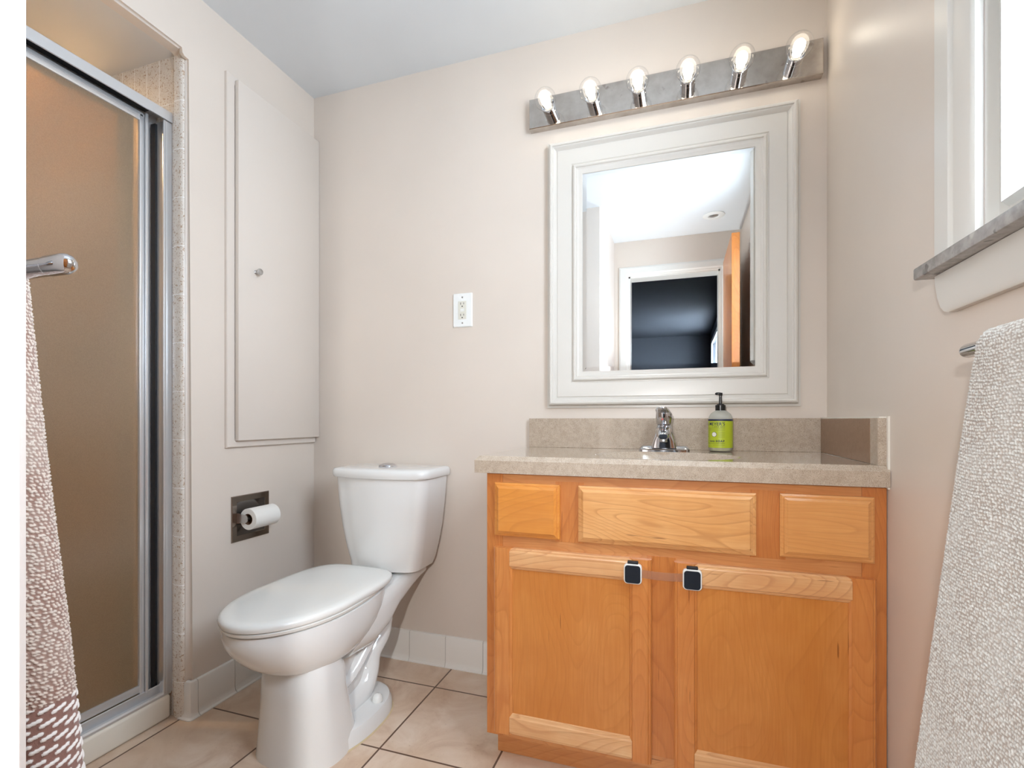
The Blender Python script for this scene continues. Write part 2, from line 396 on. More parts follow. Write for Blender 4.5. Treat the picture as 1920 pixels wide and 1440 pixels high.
# ------------------------------------------------------------------ shower recess
SX = -2.32
struct('wall_shower_side', B(SX, XL-.05, 1.14, 1.20, 0, 2.068), M['tile_side'])
struct('wall_shower_back', B(SX-.06, SX, .18, 1.20, 0, 2.068), M['tile_back'])
struct('wall_shower_near', B(SX, XL, .18, YP, 0, 2.068), M['tile_side'])
struct('ceiling_shower', B(SX-.06, XL-.05, .18, 1.20, 2.068, 2.12), paint('shower_ceiling_paint', srgb(214, 212, 208), .35))
# bullnose tile column lining the opening
bm = bmesh.new()
prism(bm, [(-1.492, 1.150), (-1.492, 1.134), (-1.470, 1.134), (-1.463, 1.1355), (-1.458, 1.139), (-1.456, 1.144), (-1.456, 1.150)], 2, 0, 2.066)
struct('trim_2', bm, M['jamb_tile'], 50)
cb = tag(put('shower_curb', B(-1.640, -1.502, YP+.001, 1.134, 0, .074, bev=.010, seg=4), M['curb'], origin=(-1.57, .69, 0), smooth=40),
    'cream glazed shower curb running along the floor beneath the sliding glass door', 'shower curb')
sd = thing('shower_door', 'sliding shower door of obscure bronze glass in a silver aluminium frame', 'shower door', (-1.545, .69, .074))
# header rail
put('header', prism(bmesh.new(), [(-1.503, 1.858), (-1.503, 1.882), (-1.507, 1.884), (-1.507, 1.890), (-1.512, 1.894), (-1.578, 1.894), (-1.580, 1.890), (-1.580, 1.850), (-1.576, 1.850), (-1.576, 1.888), (-1.508, 1.888), (-1.508, 1.858)], 1, .245, 1.143), M['alu'], sd)
put('header_gap_shade', B(-1.572, -1.512, .245, 1.10, 1.884, 1.8875), M['rubber'], sd)  # black sheet stands in for the shade inside the header's hollow
# wall jamb and bottom track
bm = bmesh.new(); box(bm, -1.580, -1.507, 1.118, 1.1395, .078, 1.856, bev=.0015); box(bm, -1.512, -1.5065, 1.112, 1.120, .078, 1.856, bev=.001); box(bm, -1.582, -1.568, 1.100, 1.120, .078, 1.856, bev=.002)
put('wall_jamb', bm, M['alu'], sd, 40)
put('jamb_seal', B(-1.5606, -1.5420, 1.1115, 1.118, .085, 1.850), M['rubber'], sd)
bm = prism(bmesh.new(), [(-1.507, .074), (-1.507, .080), (-1.512, .084), (-1.520, .084), (-1.522, .079), (-1.530, .079), (-1.532, .102), (-1.535, .104), (-1.538, .102), (-1.540, .082), (-1.566, .082), (-1.568, .106), (-1.574, .106), (-1.576, .074)], 1, YP+.004, 1.136)
put('bottom_track', bm, M['alu'], sd)
def panel(x, y0, y1, outer):
    t = put('sliding_panel', B(x-.002, x+.002, y0+.004, y1-.004, .095, 1.848), M['obscure'], sd)
    bm = bmesh.new(); box(bm, x-.007, x+.008, y0, y1, .107 if outer < 0 else .106, .128, bev=.0015)
    put('bottom_rail', bm, M['alu'], t, 40)
    bm = bmesh.new(); box(bm, x-.006, x+.008, y0, y1, 1.832, 1.858, bev=.002); box(bm, x+.007, x+.010, y0, y1, 1.845, 1.849)
    put('top_rail', bm, M['alu'], t, 40)
    for ya in (y0, y1-.012):
        bm = bmesh.new(); box(bm, x-.007, x+.010, ya, ya+.012, .10, 1.855, bev=.002)
        if ya > y0: box(bm, x+.010, x+.016, ya+.014, ya+.022, .098, 1.858, bev=.001)
        if ya > y0: box(bm, x-.010, x+.008, ya+.012, ya+.020, .10, 1.855, bev=.0015)
        put('stile', bm, M['alu'], t, 40)
panel(-1.545, .50, 1.072, 1)
panel(-1.5735, .47, 1.030, -1)
put('streak_bead', cyl(bmesh.new(), (-1.556, 1.046, .10), (-1.556, 1.046, 1.85), .0075, 20), M['alu'], sd, True)  # bead added behind the glass to catch window light as a streak
# valve on the tiled end wall, dimly seen through the glass; warm light added overhead for a golden glow
sh = thing('shower_valve', 'dark shower valve blurred behind the obscure shower glass', 'shower valve', (-1.87, 1.14, 1.15))
bm = bmesh.new(); lathe(bm, (-1.87, 1.1395, 1.15), (0, -1, 0), [(.085, 0), (.085, .006), (.07, .014), (.03, .018), (.03, .05), (.025, .055), (0, .056)])
put('escutcheon', bm, M['dark'], sh, 40)
put('valve_handle', tube(bmesh.new(), [(-1.87, 1.09, 1.15), (-1.885, 1.082, 1.11), (-1.90, 1.07, 1.07)], [.012, .011, .009]), M['dull'], sh, True)
sl = thing('added_shower_light', 'small warm light added in the shower ceiling for a golden glow behind the glass', 'ceiling light', (-2.0, .97, 2.068))
put('trim_ring', lathe(bmesh.new(), (-2.0, .97, 2.0677), (0, 0, -1), [(.060, 0), (.060, .003), (.048, .007), (.042, .004), (.042, .001)], 36, True, False), M['white_plastic'], sl, 40)
put('lens', lathe(bmesh.new(), (-2.0, .97, 2.0670), (0, 0, -1), [(.0415, 0), (.0415, .002), (0, .003)], 32), emit('golden_glow_emitter', (1, .68, .36, 1), 260), sl, True)

# ------------------------------------------------------------------ baseboards (cove tiles)
def cove(along, length_pts, fixed, outdir, name):
    """row of cove tiles; along: 'x' or 'y'; length_pts: joints; fixed: wall coordinate; outdir +-1"""
    prof = [(0, 0), (.020, 0), (.020, .003), (.014, .007), (.011, .014), (.010, .025), (.010, .106), (.008, .112), (.003, .114), (0, .114)]
    bm = bmesh.new()
    for a, b in zip(length_pts, length_pts[1:]):
        g = .0009
        if along == 'x': prism(bm, [(fixed+outdir*u, v) for u, v in prof], 0, a+g, b-g)
        else: prism(bm, [(fixed+outdir*u, v) for u, v in prof], 1, a+g, b-g)
    o = struct(name, bm, M['base_tile'], 30)
    f0, f1 = sorted((fixed, fixed+outdir*.0086))
    put('grout', B(length_pts[0], length_pts[-1], f0, f1, 0, .109) if along == 'x' else B(f0, f1, length_pts[0], length_pts[-1], 0, .109), M['grout'], o)
    return o
cove('x', [-1.44, -1.287, -1.135, -.983, -.830, -.678, -.525, -.486], YB, -1, 'baseboard_back')
cove('y', [1.166, 1.303, 1.455, 1.607, 1.68], XL, 1, 'baseboard_left')
bm = bmesh.new()
def corner(y, x, xi, z): return [(-1.443, 1.165, z), (xi, 1.165, z), (xi, y+.010, z), (xi-.003, y+.003, z), (xi-.010, y, z), (x, y, z), (x, 1.152, z), (-1.443, 1.152, z)]
loft(bm, [corner(1.130, -1.474, -1.4195, 0), corner(1.130, -1.474, -1.4195, .003), corner(1.136, -1.466, -1.4255, .007), corner(1.139, -1.461, -1.4285, .014), corner(1.140, -1.458, -1.4295, .025), corner(1.140, -1.458, -1.4295, .106), corner(1.142, -1.457, -1.4315, .112), corner(1.147, -1.456, -1.4365, .114)])
struct('trim_3', bm, M['base_tile'], 30)

# ------------------------------------------------------------------ storage cabinet set in the left wall
wc = thing('wall_cabinet', 'tall flush beige wall cabinet with a plain door above the toilet paper', 'cabinet', (XL, 1.49, .834))
bm = bmesh.new(); mitre_frame(bm, 1.270, 1.697, .834, 2.095, [(0, XL), (0, XL+.009), (.003, XL+.012), (.030, XL+.012), (.030, XL)], lambda u, o_, v: (o_, u, v))
put('frame', bm, M['cabpaint'], wc)
dd = put('door', B(XL+.0125, XL+.029, 1.300, 1.699, .857, 2.080, bev=.002), M['cabpaint'], wc, 40)
bm = bmesh.new(); lathe(bm, (XL+.029, 1.372, 1.447), (1, 0, 0), [(.007, 0), (.007, .002), (.0045, .004), (.0045, .010), (.0095, .014), (.0115, .018), (.011, .022), (.008, .0235), (.0, .024)])
put('knob', bm, M['dull'], dd, 40)

# ------------------------------------------------------------------ recessed toilet paper holder + roll
tp = thing('toilet_paper_holder', 'recessed chrome toilet paper holder in the beige wall below the cabinet', 'toilet paper holder', (XL, 1.377, .508))
TY0, TY1, TZ0, TZ1 = 1.295, 1.457, .508, .666
bm = bmesh.new(); mitre_frame(bm, TY0, TY1, TZ0, TZ1, [(0, XL+.0005), (0, XL+.003), (.002, XL+.005), (.020, XL+.005), (.022, XL+.0035), (.022, XL+.0005)], lambda u, o_, v: (o_, u, v))
put('plate', bm, M['steel'], tp)
bm = bmesh.new(); n = 8    # concave back dish
g = [[bm.verts.new((XL+.0045-.0035*(1-((2*i/n-1)**4))*(1-((2*j/n-1)**4)), TY0+.02+(TY1-TY0-.04)*i/n, TZ0+.02+(TZ1-TZ0-.04)*j/n)) for j in range(n+1)] for i in range(n+1)]
for i in range(n):
    for j in range(n): bm.faces.new((g[i][j], g[i+1][j], g[i+1][j+1], g[i][j+1]))
put('dish', bm, simple('shadowed_steel', srgb(120, 116, 114), .12, 1), tp, True)
for y, s in ((1.3165, 1), (1.4355, -1)):
    bm = bmesh.new(); prism(bm, [(XL+.004, .572), (XL+.045, .577), (XL+.052, .583), (XL+.052, .595), (XL+.046, .602), (XL+.004, .607)], 1, y-.0016, y+.0016)
    cyl(bm, (XL+.044, y, .590), (XL+.044, y+s*.012, .590), .006, 16)
    put('arm', bm, M['dull'], tp, 40)
rl = thing('toilet_paper_roll', 'small white toilet paper roll on the chrome wall holder', 'toilet paper', (XL+.047, 1.376, .588))
bm = bmesh.new(); lathe(bm, (XL+.047, 1.3215, .588), (0, 1, 0), [(.019, .0), (.0355, 0), (.0365, .001), (.0365, .108), (.0355, .109), (.019, .109), (.019, 0)], 48, False, False)
put('paper', bm, M['paper'], rl, 35)
bm = bmesh.new(); lathe(bm, (XL+.047, 1.3212, .588), (0, 1, 0), [(.0175, 0), (.0188, 0), (.0188, .1096), (.0175, .1096), (.0175, 0)], 32, False, False)
put('core', bm, M['card'], rl, 35)

# ------------------------------------------------------------------ outlet
ol = thing('wall_outlet', 'white rectangular power outlet on the wall left of the mirror', 'outlet', (-.762, YB, 1.336))
bm = bmesh.new(); cx, cz, W, H = -.762, 1.336, .078, .126
loft(bm, [[(x, YB-.0005, z) for x, z in rrect(cx, cz, W, H, .004)], [(x, YB-.003, z) for x, z in rrect(cx, cz, W, H, .004)], [(x, YB-.006, z) for x, z in rrect(cx, cz, W-.006, H-.006, .003)]])
put('cover_plate', bm, M['white_plastic'], ol)
bm = B(cx-.0165, cx+.0165, YB-.0075, YB-.0055, cz-.0335, cz+.0335, bev=.0006)
rc = put('receptacle', bm, simple('ivory_plastic', srgb(222, 220, 208), .35), ol)
for dz in (.021, -.021):
    bm = bmesh.new(); box(bm, cx-.0072, cx-.0052, YB-.0079, YB-.0070, cz+dz-.0008, cz+dz+.0072); box(bm, cx+.0050, cx+.0067, YB-.0079, YB-.0070, cz+dz+.0002, cz+dz+.0068)
    cyl(bm, (cx, YB-.0070, cz+dz-.007), (cx, YB-.0079, cz+dz-.007), .0024, 12)
    put('socket_holes', bm, M['dark'], rc)
put('test_button', B(cx-.007, cx+.007, YB-.0084, YB-.007, cz+.001, cz+.005), M['white_plastic'], rc); put('test_button', B(cx-.007, cx+.007, YB-.0084, YB-.007, cz-.005, cz-.001), M['white_plastic'], rc)
for dz in (.048, -.048):
    put('screw', lathe(bmesh.new(), (cx, YB-.0058, cz+dz), (0, -1, 0), [(.0032, 0), (.003, .0008), (0, .0012)], 14), M['dull'], ol)

# ------------------------------------------------------------------ mirror
mr = thing('wall_mirror', 'wall mirror in a wide white frame above the sink and soap bottle', 'mirror', (-.045, YB, .976))
FX0, FX1, FZ0, FZ1 = -.435, .349, .969, 1.893
# profile: inset from outer edge, y
pr = [(0, YB-.0005), (0, YB-.008), (.009, YB-.008), (.009, YB-.024), (.012, YB-.031), (.017, YB-.034), (.021, YB-.033), (.023, YB-.029), (.026, YB-.029), (.030, YB-.026),
      (.034, YB-.021), (.037, YB-.0195), (.039, YB-.0225), (.042, YB-.0225), (.086, YB-.0165), (.088, YB-.0140), (.091, YB-.0140), (.093, YB-.0215), (.097, YB-.0240), (.101, YB-.0235), (.104, YB-.0195), (.108, YB-.0195), (.112, YB-.0170), (.124, YB-.0145), (.124, YB-.0005)]
bm = mitre_frame(bmesh.new(), FX0, FX1, FZ0, FZ1, pr, lambda u, o_, v: (u, o_, v))
put('frame', bm, M['frame'], mr, 28)
GX0, GX1, GZ0, GZ1 = FX0+.1225, FX1-.1225, FZ0+.1225, FZ1-.1225
bm = bmesh.new(); bv = .016
a = [(GX0, YB-.0122, GZ0), (GX1, YB-.0122, GZ0), (GX1, YB-.0122, GZ1), (GX0, YB-.0122, GZ1)]
b = [(GX0+bv, YB-.0132, GZ0+bv), (GX1-bv, YB-.0132, GZ0+bv), (GX1-bv, YB-.0132, GZ1-bv), (GX0+bv, YB-.0132, GZ1-bv)]
c_ = [(x, YB-.008, z) for x, y, z in a]
loft(bm, [c_, a, b]); put('mirror_glass', bm, M['mirror'], mr)

# ------------------------------------------------------------------ vanity light bar
BX0, BX1, BZ0, BZ1 = -.496, .404, 1.946, 2.050
vl = thing('vanity_light', 'metal vanity light bar with six lit clear globe bulbs above the mirror', 'light fixture', (-.046, YB, 1.998))
bm = bmesh.new()
loft(bm, [[(x, YB-.0005, z) for x, z in ((BX0, BZ0), (BX1, BZ0), (BX1, BZ1), (BX0, BZ1))], [(x, YB-.028, z) for x, z in ((BX0, BZ0), (BX1, BZ0), (BX1, BZ1), (BX0, BZ1))],
          [(x, YB-.030, z) for x, z in ((BX0+.002, BZ0+.002), (BX1-.002, BZ0+.002), (BX1-.002, BZ1-.002), (BX0+.002, BZ1-.002))]])
put('back_plate', bm, M['plate'], vl)
for k in range(6):
    x = -.4185+.149*k; z = 1.992; y = YB-.030
    bm = bmesh.new(); lathe(bm, (x, y, z), (0, -1, 0), [(.0225, 0), (.0225, .017), (.0220, .0175), (.0225, .018), (.0225, .036), (.0230, .0365), (.0230, .0385), (.0215, .039), (.0205, .036), (.0195, .010), (.0, .010)], 32)
    put('socket', bm, M['chrome'], vl, 35)
    bm = bmesh.new(); prof = [(.0125, .022), (.0135, .036)]
    R_, cy_ = .0355, .073
    for i in range(1, 15):
        t = math.radians(158-158*i/14); prof.append((R_*math.sin(t), cy_-R_*math.cos(t)))
    prof = [(.0125, .022), (.0140, .040)]+[(R_*math.sin(math.radians(q)), cy_-R_*math.cos(math.radians(q))) for q in range(26, 181, 11)]
    bm = lathe(bmesh.new(), (x, y, z), (0, -1, 0), prof, 32, True, False)
    bl = put('light_bulb', bm, M['bulb_glass'], vl, True)
    bm = lathe(bmesh.new(), (x, y, z), (0, -1, 0), [(.008, .042), (.0115, .048), (.0145, .056), (.0158, .069), (.0148, .080), (.010, .088), (.0, .091)], 20)
    put('light_core', bm, M['glow'], bl, True)
    bm = lathe(bmesh.new(), (x, y, z), (0, -1, 0), [(.0122, .014), (.0128, .034), (.0128, .040), (.010, .0405)], 20)
    put('bulb_base', bm, M['inkw'], bl, 40)

# ------------------------------------------------------------------ vanity cabinet
vc = thing('vanity_cabinet', 'honey maple vanity cabinet with three drawer fronts and two doors', 'cabinet', (-.03, 1.46, 0))
CX0, CX1, CY, CZ0, CZ1 = -.489, .4185, 1.248, .086, .7865
bm = bmesh.new()
box(bm, CX0, CX0+.018, CY+.019, YB-.022, CZ0, CZ1); box(bm, CX0, CX1, YB-.026, YB-.022, .09, CZ1); box(bm, CX1-.018, CX1, CY+.019, YB-.022, CZ0, CZ1); box(bm, CX0, CX1, CY+.019, YB-.022, CZ0, CZ0+.016)
put('carcass', bm, M['w_framev'], vc)
for a_ in ((CX0, CX0+.045, CY, CY+.019, CZ0, CZ1), (CX1-.045, CX1, CY, CY+.019, CZ0, CZ1), (-.072, -.004, CY, CY+.019, CZ0+.03, .600), (-.300, -.226, CY, CY+.019, .615, .770), (.155, .228, CY, CY+.019, .615, .770)):
    put('frame_stile', B(*a_, bev=.0008), M['w_framev'], vc)
for z0, z1 in ((.750, CZ1), (.580, .640), (CZ0, .130)): put('frame_rail', B(CX0+.0455, CX1-.0455, CY+.0003, CY+.0187, z0, z1), M['w_frame'], vc)
put('toe_kick', B(-.480, CX1, 1.310, 1.328, .001, CZ0+.001), M['w_frame'], vc)
def raised(x0, x1, z0, z1, mat, name='drawer_front'):
    y = CY-.0005
    pr = [(0, 0), (0, .008), (.004, .0105), (.007, .0105), (.0075, .0135), (.0125, .0165), (.014, .0180)]
    bm = bmesh.new()
    loft(bm, [[(x0+i, y-o_, z0+i), (x1-i, y-o_, z0+i), (x1-i, y-o_, z1-i), (x0+i, y-o_, z1-i)] for i, o_ in pr])
    return put(name, bm, mat, vc)
raised(-.464, -.287, .622, .762, M['w_drawer2']); raised(-.239, .167, .621, .762, M['w_drawer']); raised(.215, .394, .624, .764, M['w_drawer3'])
def door(x0, x1, z0, z1):
    y0, yf = CY-.0005, CY-.0185; sw = .052; rh = .056
    o = put('cabinet_door', B(x0+sw-.006, x1-sw+.006, yf+.008, yf+.013, z0+rh-.006, z1-rh+.006), M['w_panel'], vc)
    for xa, xb, side in ((x0, x0+sw, -1), (x1-sw, x1, 1)):
        bm = bmesh.new(); # outer edge rounded with a bead, inner edge coved to the panel
        p = [(0, y0), (0, yf+.006), (.003, yf+.003), (.006, yf+.003), (.0075, yf+.0005), (.010, yf), (sw-.008, yf), (sw-.006, yf+.003), (sw-.002, yf+.005), (sw, yf+.009), (sw, y0)]
        pp = [((xa+u) if side < 0 else (xb-u), v) for u, v in p]
        prism(bm, pp, 2, z0, z1); put('stile', bm, M['w_stile'], o)
    for za, zb, side in ((z0, z0+rh, -1), (z1-rh, z1, 1)):
        p = [(.0003, y0), (.0003, yf+.006), (.003, yf+.003), (.006, yf+.003), (.0075, yf+.0005), (.010, yf-.0004), (rh-.010, yf-.0004), (rh-.008, yf+.003), (rh-.002, yf+.005), (rh, yf+.009), (rh, y0)]
        pp = [(v, (za+u) if side < 0 else (zb-u)) for u, v in p]
        inn = sw-.007
        bm = prism(bmesh.new(), pp, 0, x0+inn, x1-inn); put('rail', bm, M['w_rail'], o)
    return o
door(-.464, -.061, .103, .592); door(-.009, .396, .103, .592)

# child safety strap across the two doors
cl = thing('cabinet_latch', 'child safety strap latch with two black pads joining the cabinet doors', 'child lock', (-.037, CY-.019, .560))
for px_ in (-.1035, .0308):
    x, z, y = px_, .559, CY-.0192
    if px_ > 0: z = .5585
    bm = loft(bmesh.new(), [[(a_, y-d, b_) for a_, b_ in rrect(x, z, .042-s, .048-s, .009)] for d, s in ((0, 0), (.009, 0), (.011, .003))])
    pd = put('pad', bm, M['white_plastic'], cl, 35)
    bm = loft(bmesh.new(), [[(a_, y-d, b_) for a_, b_ in rrect(x, z-.0005, .0365-s, .0425-s, .007)] for d, s in ((.0108, 0), (.0125, .001))])
    put('pad_face', bm, simple('dark_navy_plastic', srgb(20, 30, 42), .35), pd)
    bm = B(x-.0125, x+.0125, y-.010, y, z+.0235, z+.0305, bev=.0015)
    put('release_tab', bm, M['rubber'], pd)
bm = bmesh.new(); rings = []
for i in range(13):
    t = i/12; x = -.085+t*.098; sag = -.002*math.sin(math.pi*t); z = .5605
    yy = CY-.0225-.001*math.sin(math.pi*t)
    rings.append([(x, yy, z-.0095+sag), (x, yy-.0012, z-.0095+sag), (x, yy-.0012, z+.0095+sag), (x, yy, z+.0095+sag)])
put('strap', loft(bm, rings), M['strap'], cl)

# ------------------------------------------------------------------ countertop with integral basin
ct = thing('countertop', 'speckled beige stone countertop with integral oval basin on the vanity', 'countertop', (-.05, 1.46, .787))
TX0, TX1, TY, TZ = -.518, .4188, 1.230, .832
ex, ey, ea, eb = -.035, 1.405, .188, .150
bm = bmesh.new(); N = 64
prof = [(1.0, TZ), (.985, TZ-.003), (.95, TZ-.012), (.86, TZ-.045), (.70, TZ-.085), (.45, TZ-.110), (.12, TZ-.118)]
rg = [[bm.verts.new((ex+ea*s*math.cos(2*math.pi*i/N), ey+eb*s*math.sin(2*math.pi*i/N), z)) for i in range(N)] for s, z in prof]
for a_, b_ in zip(rg, rg[1:]):
    for i in range(N): bm.faces.new((a_[i], a_[(i+1) % N], b_[(i+1) % N], b_[i]))
bm.faces.new(rg[-1])
def edge_pt(i, ins, z):
    x0, x1, y0, y1 = TX0+ins, TX1, TY+ins, YB-.001
    t = 2*math.pi*i/N; dx, dy = math.cos(t)*ea, math.sin(t)*eb
    k = min(((x1-ex)/dx if dx > 1e-9 else (x0-ex)/dx if dx < -1e-9 else 1e9), ((y1-ey)/dy if dy > 1e-9 else (y0-ey)/dy if dy < -1e-9 else 1e9))
    return (ex+dx*k, ey+dy*k, z)
# snap nearest samples to the corners
def ring_at(ins, z):
    pts = [list(edge_pt(i, ins, z)) for i in range(N)]
    for cx_, cy_ in ((TX0+ins, TY+ins), (TX1, TY+ins), (TX1, YB-.001), (TX0+ins, YB-.001)):
        j = min(range(N), key=lambda i: (edge_pt(i, 0, 0)[0]-min(max(cx_, TX0), TX1))**2+(edge_pt(i, 0, 0)[1]-cy_)**2); pts[j] = [cx_, cy_, z]
    return [bm.verts.new(p) for p in pts]
o1 = ring_at(.011, TZ); o2 = ring_at(0, TZ-.012); o3 = ring_at(0, TZ-.045); o4 = ring_at(.04, TZ-.045)
for a_, b_ in ((rg[0], o1), (o1, o2), (o2, o3), (o3, o4)):
    for i in range(N): bm.faces.new((a_[i], b_[i], b_[(i+1) % N], a_[(i+1) % N]))
put('worktop', bm, M['counter'], ct, 25)
bm = lathe(bmesh.new(), (ex, ey, TZ-.1185), (0, 0, 1), [(.022, 0), (.022, .002), (.015, .004), (0, .004)], 24); put('drain', bm, M['chrome'], ct, 40)
put('backsplash', B(-.499, .400, YB-.020, YB-.001, TZ, .933, bev=.001), M['counter'], ct)
ss = put('side_splash', B(.400, .4188, 1.241, YB-.001, TZ, .933, bev=.001), M['counter'], ct)
put('tape', B(.3990, .4000, 1.285, YB-.021, TZ+.001, .931), M['tape'], ss)
bm = bmesh.new(); box(bm, .4155, XR-.0002, 1.234, 1.241, .783, .936); box(bm, .402, XR-.0002, 1.241, YB-.002, .9325, .9355); put('caulk_line', bm, M['caulk'], ct)

# ------------------------------------------------------------------ faucet
fc = thing('faucet', 'chrome single lever sink faucet behind the basin', 'faucet', (-.042, 1.62, TZ))
FXc, FY = -.042, 1.620
bm = bmesh.new()
def sec(z, w_, y0, y1, r=.006): return [(x, y, z) for x, y in rrect(FXc, (y0+y1)/2, w_, y1-y0, r, 4)]
loft(bm, [sec(TZ+.0002, .150, FY-.028, FY+.028, .010), sec(TZ+.006, .150, FY-.028, FY+.028, .010), sec(TZ+.015, .134, FY-.020, FY+.022, .008), sec(TZ+.016, .128, FY-.017, FY+.018, .008)])
put('base_plate', bm, M['chrome'], fc, 30)
bm = bmesh.new()
loft(bm, [sec(TZ+.010, .074, FY-.034, FY+.024, .008), sec(TZ+.030, .066, FY-.034, FY+.024, .008), sec(TZ+.050, .054, FY-.036, FY+.024, .010), sec(TZ+.066, .048, FY-.036, FY+.024, .014), sec(TZ+.074, .046, FY-.026, FY+.022, .016), sec(TZ+.080, .044, FY-.020, FY+.020, .018)])
bd = put('body', bm, M['chrome'], fc, 30)
bm = bmesh.new()     # spout reaching over the basin
def ysec(y, w_, z0, z1, r): return [(x, y, z) for x, z in rrect(FXc, (z0+z1)/2, w_, z1-z0, r, 4)]
loft(bm, [ysec(FY-.020, .046, TZ+.045, TZ+.074, .010), ysec(FY-.050, .044, TZ+.044, TZ+.072, .012), ysec(FY-.080, .038, TZ+.040, TZ+.066, .012), ysec(FY-.100, .030, TZ+.038, TZ+.058, .009), ysec(FY-.104, .024, TZ+.040, TZ+.054, .006)])
put('spout', bm, M['chrome'], fc, 30)
bm = bmesh.new(); cyl(bm, (FXc, FY-.090, TZ+.042), (FXc, FY-.092, TZ+.031), .011, 20); put('aerator', bm, M['dull'], fc, 40)
bm = bmesh.new()     # lever handle: domed cap with a rising blade
rings = []
for z, w_, d, yo, r in ((.080, .040, .040, 0, .018), (.084, .046, .048, 0, .020), (.100, .050, .052, -.002, .022), (.115, .049, .050, -.004, .021), (.124, .045, .044, -.006, .018), (.131, .036, .034, -.008, .014), (.134, .024, .020, -.010, .008)):
    rings.append([(x+(.004 if z > .12 else 0)*-1, y, TZ+z+(FY-y)*.10*(z > .09)-(x-FXc)*.10*(z > .11)) for x, y in rrect(FXc, FY+yo, w_, d, r, 5)])
loft(bm, rings)
hd = put('handle', bm, M['chrome'], fc, 40)
put('lever', tube(bmesh.new(), [(FXc, FY-.015, TZ+.118), (FXc-.002, FY-.035, TZ+.126), (FXc-.003, FY-.062, TZ+.132)], [.012, .011, .009], squash=(1.5, .55), side=(1, 0, 0)), M['chrome'], hd, True)
bm = lathe(bmesh.new(), (FXc-.004, FY-.0285, TZ+.098), (0, -1, 0), [(.0028, 0), (.0028, .0008), (0, .001)], 12); put('red_dot', bm, simple('red_mark', srgb(200, 50, 50), .3), hd)

# ------------------------------------------------------------------ soap bottle
bxp, byp, br = .1215, 1.630, .0345
sb = thing('soap_dispenser', 'clear hand soap bottle with lime green label and black pump by the faucet', 'soap dispenser', (bxp, byp, TZ))
bm = lathe(bmesh.new(), (bxp, byp, TZ+.0003), (0, 0, 1), [(.026, 0), (.031, .002), (br, .010), (br, .098), (.0325, .106), (.028, .114), (.021, .120), (.0145, .124), (.0135, .132)], 48)
bt = put('bottle', bm, M['bottle'], sb, 40)
bm = lathe(bmesh.new(), (bxp, byp, TZ+.001), (0, 0, 1), [(.024, .001), (.029, .003), (br-.002, .011), (br-.002, .094), (0, .0945)], 40); put('liquid', bm, M['soap'], bt, 40)
bm = lathe(bmesh.new(), (bxp, byp, TZ+.124), (0, 0, 1), [(.0135, 0), (.0148, .0005), (.0148, .016), (.0138, .017), (.011, .017), (.010, .020), (.0065, .0205), (.0048, .022), (.0042, .045), (.0055, .046), (.0062, .054), (.0, .055)], 32)
V = Vector((-bxp, -byp, 0)).normalized(); RV = Vector((-V.y, V.x, 0))      # towards the lens; to the viewer's right
RV = Vector((V.y, -V.x, 0))*-1
pp_ = Vector((bxp, byp, TZ+.124))
pump = put('pump', bm, M['black'], sb, 40)
nz = -RV
bm = tube(bmesh.new(), [pp_+Vector((0, 0, .051)), pp_+nz*.010+Vector((0, 0, .052)), pp_+nz*.014+Vector((0, 0, .049))], [.0042, .0038, .003], 12)
put('nozzle', bm, M['black'], pump, True)
def wrap(verts, th0, z0, r):      # flat (x to the viewer's right, y up) -> bottle surface
    out = []
    for x, y in verts:
        t = th0+x/br; out.append(Vector((bxp, byp, z0+y))+(V*math.cos(t)+RV*math.sin(t))*r)
    return out
def sheet(t0, t1, z0, z1, r, n=40):
    bm = bmesh.new(); p = []
    for i in range(n+1):
        t = t0+(t1-t0)*i/n; d = V*math.cos(t)+RV*math.sin(t); c = Vector((bxp, byp, 0))
        p.append([bm.verts.new(c+d*r+Vector((0, 0, z))) for z in (z0, z1)])
    for i in range(n): bm.faces.new((p[i][0], p[i+1][0], p[i+1][1], p[i][1]))
    return bm
lb = put('label', sheet(math.radians(-160), math.radians(160), TZ+.0125, TZ+.098, br+.0003, 80), M['label'], sb, True)
put('label_band', sheet(math.radians(-160), math.radians(160), TZ+.0925, TZ+.0982, br+.0005, 80), M['ink'], lb, True)
def text(body, size, th, z, mat, spacing=1.0, sx=1.0, align='RIGHT', bold=0.0, r=br+.0006):
    cu = bpy.data.curves.new('t', 'FONT'); cu.body = body; cu.size = size; cu.align_x = align; cu.space_character = spacing; cu.offset = bold
    ob = bpy.data.objects.new('t', cu); C.objects.link(ob); dg = bpy.context.evaluated_depsgraph_get()
    me = bpy.data.meshes.new_from_object(ob.evaluated_get(dg)); bpy.data.objects.remove(ob); bpy.data.curves.remove(cu)
    bm = bmesh.new(); bm.from_mesh(me); bpy.data.meshes.remove(me)
    bmesh.ops.subdivide_edges(bm, edges=[e for e in bm.edges if e.calc_length() > size*.3], cuts=2)
    ps = wrap([(v.co.x*sx, v.co.y) for v in bm.verts], th, z, r)
    for v, p in zip(bm.verts, ps): v.co = p
    return put('lettering', bm, mat, lb)
TH = math.radians(21)
text("MRS. MEYER'S", .0130, TH, TZ+.0795, M['ink'], 1.02, 1.02, bold=.0002)
text("CLEAN DAY", .0052, TH, TZ+.0735, M['ink'], 1.45, 1.0, bold=.0001)
text("SOAP", .0082, TH-.04, TZ+.0300, M['ink'], 1.25, 1.05, bold=.0003)
text("HAND", .0062, TH-.04-.027/br, TZ+.0300, M['ink'], 1.0, 1.0, bold=.0002)
bm = bmesh.new()
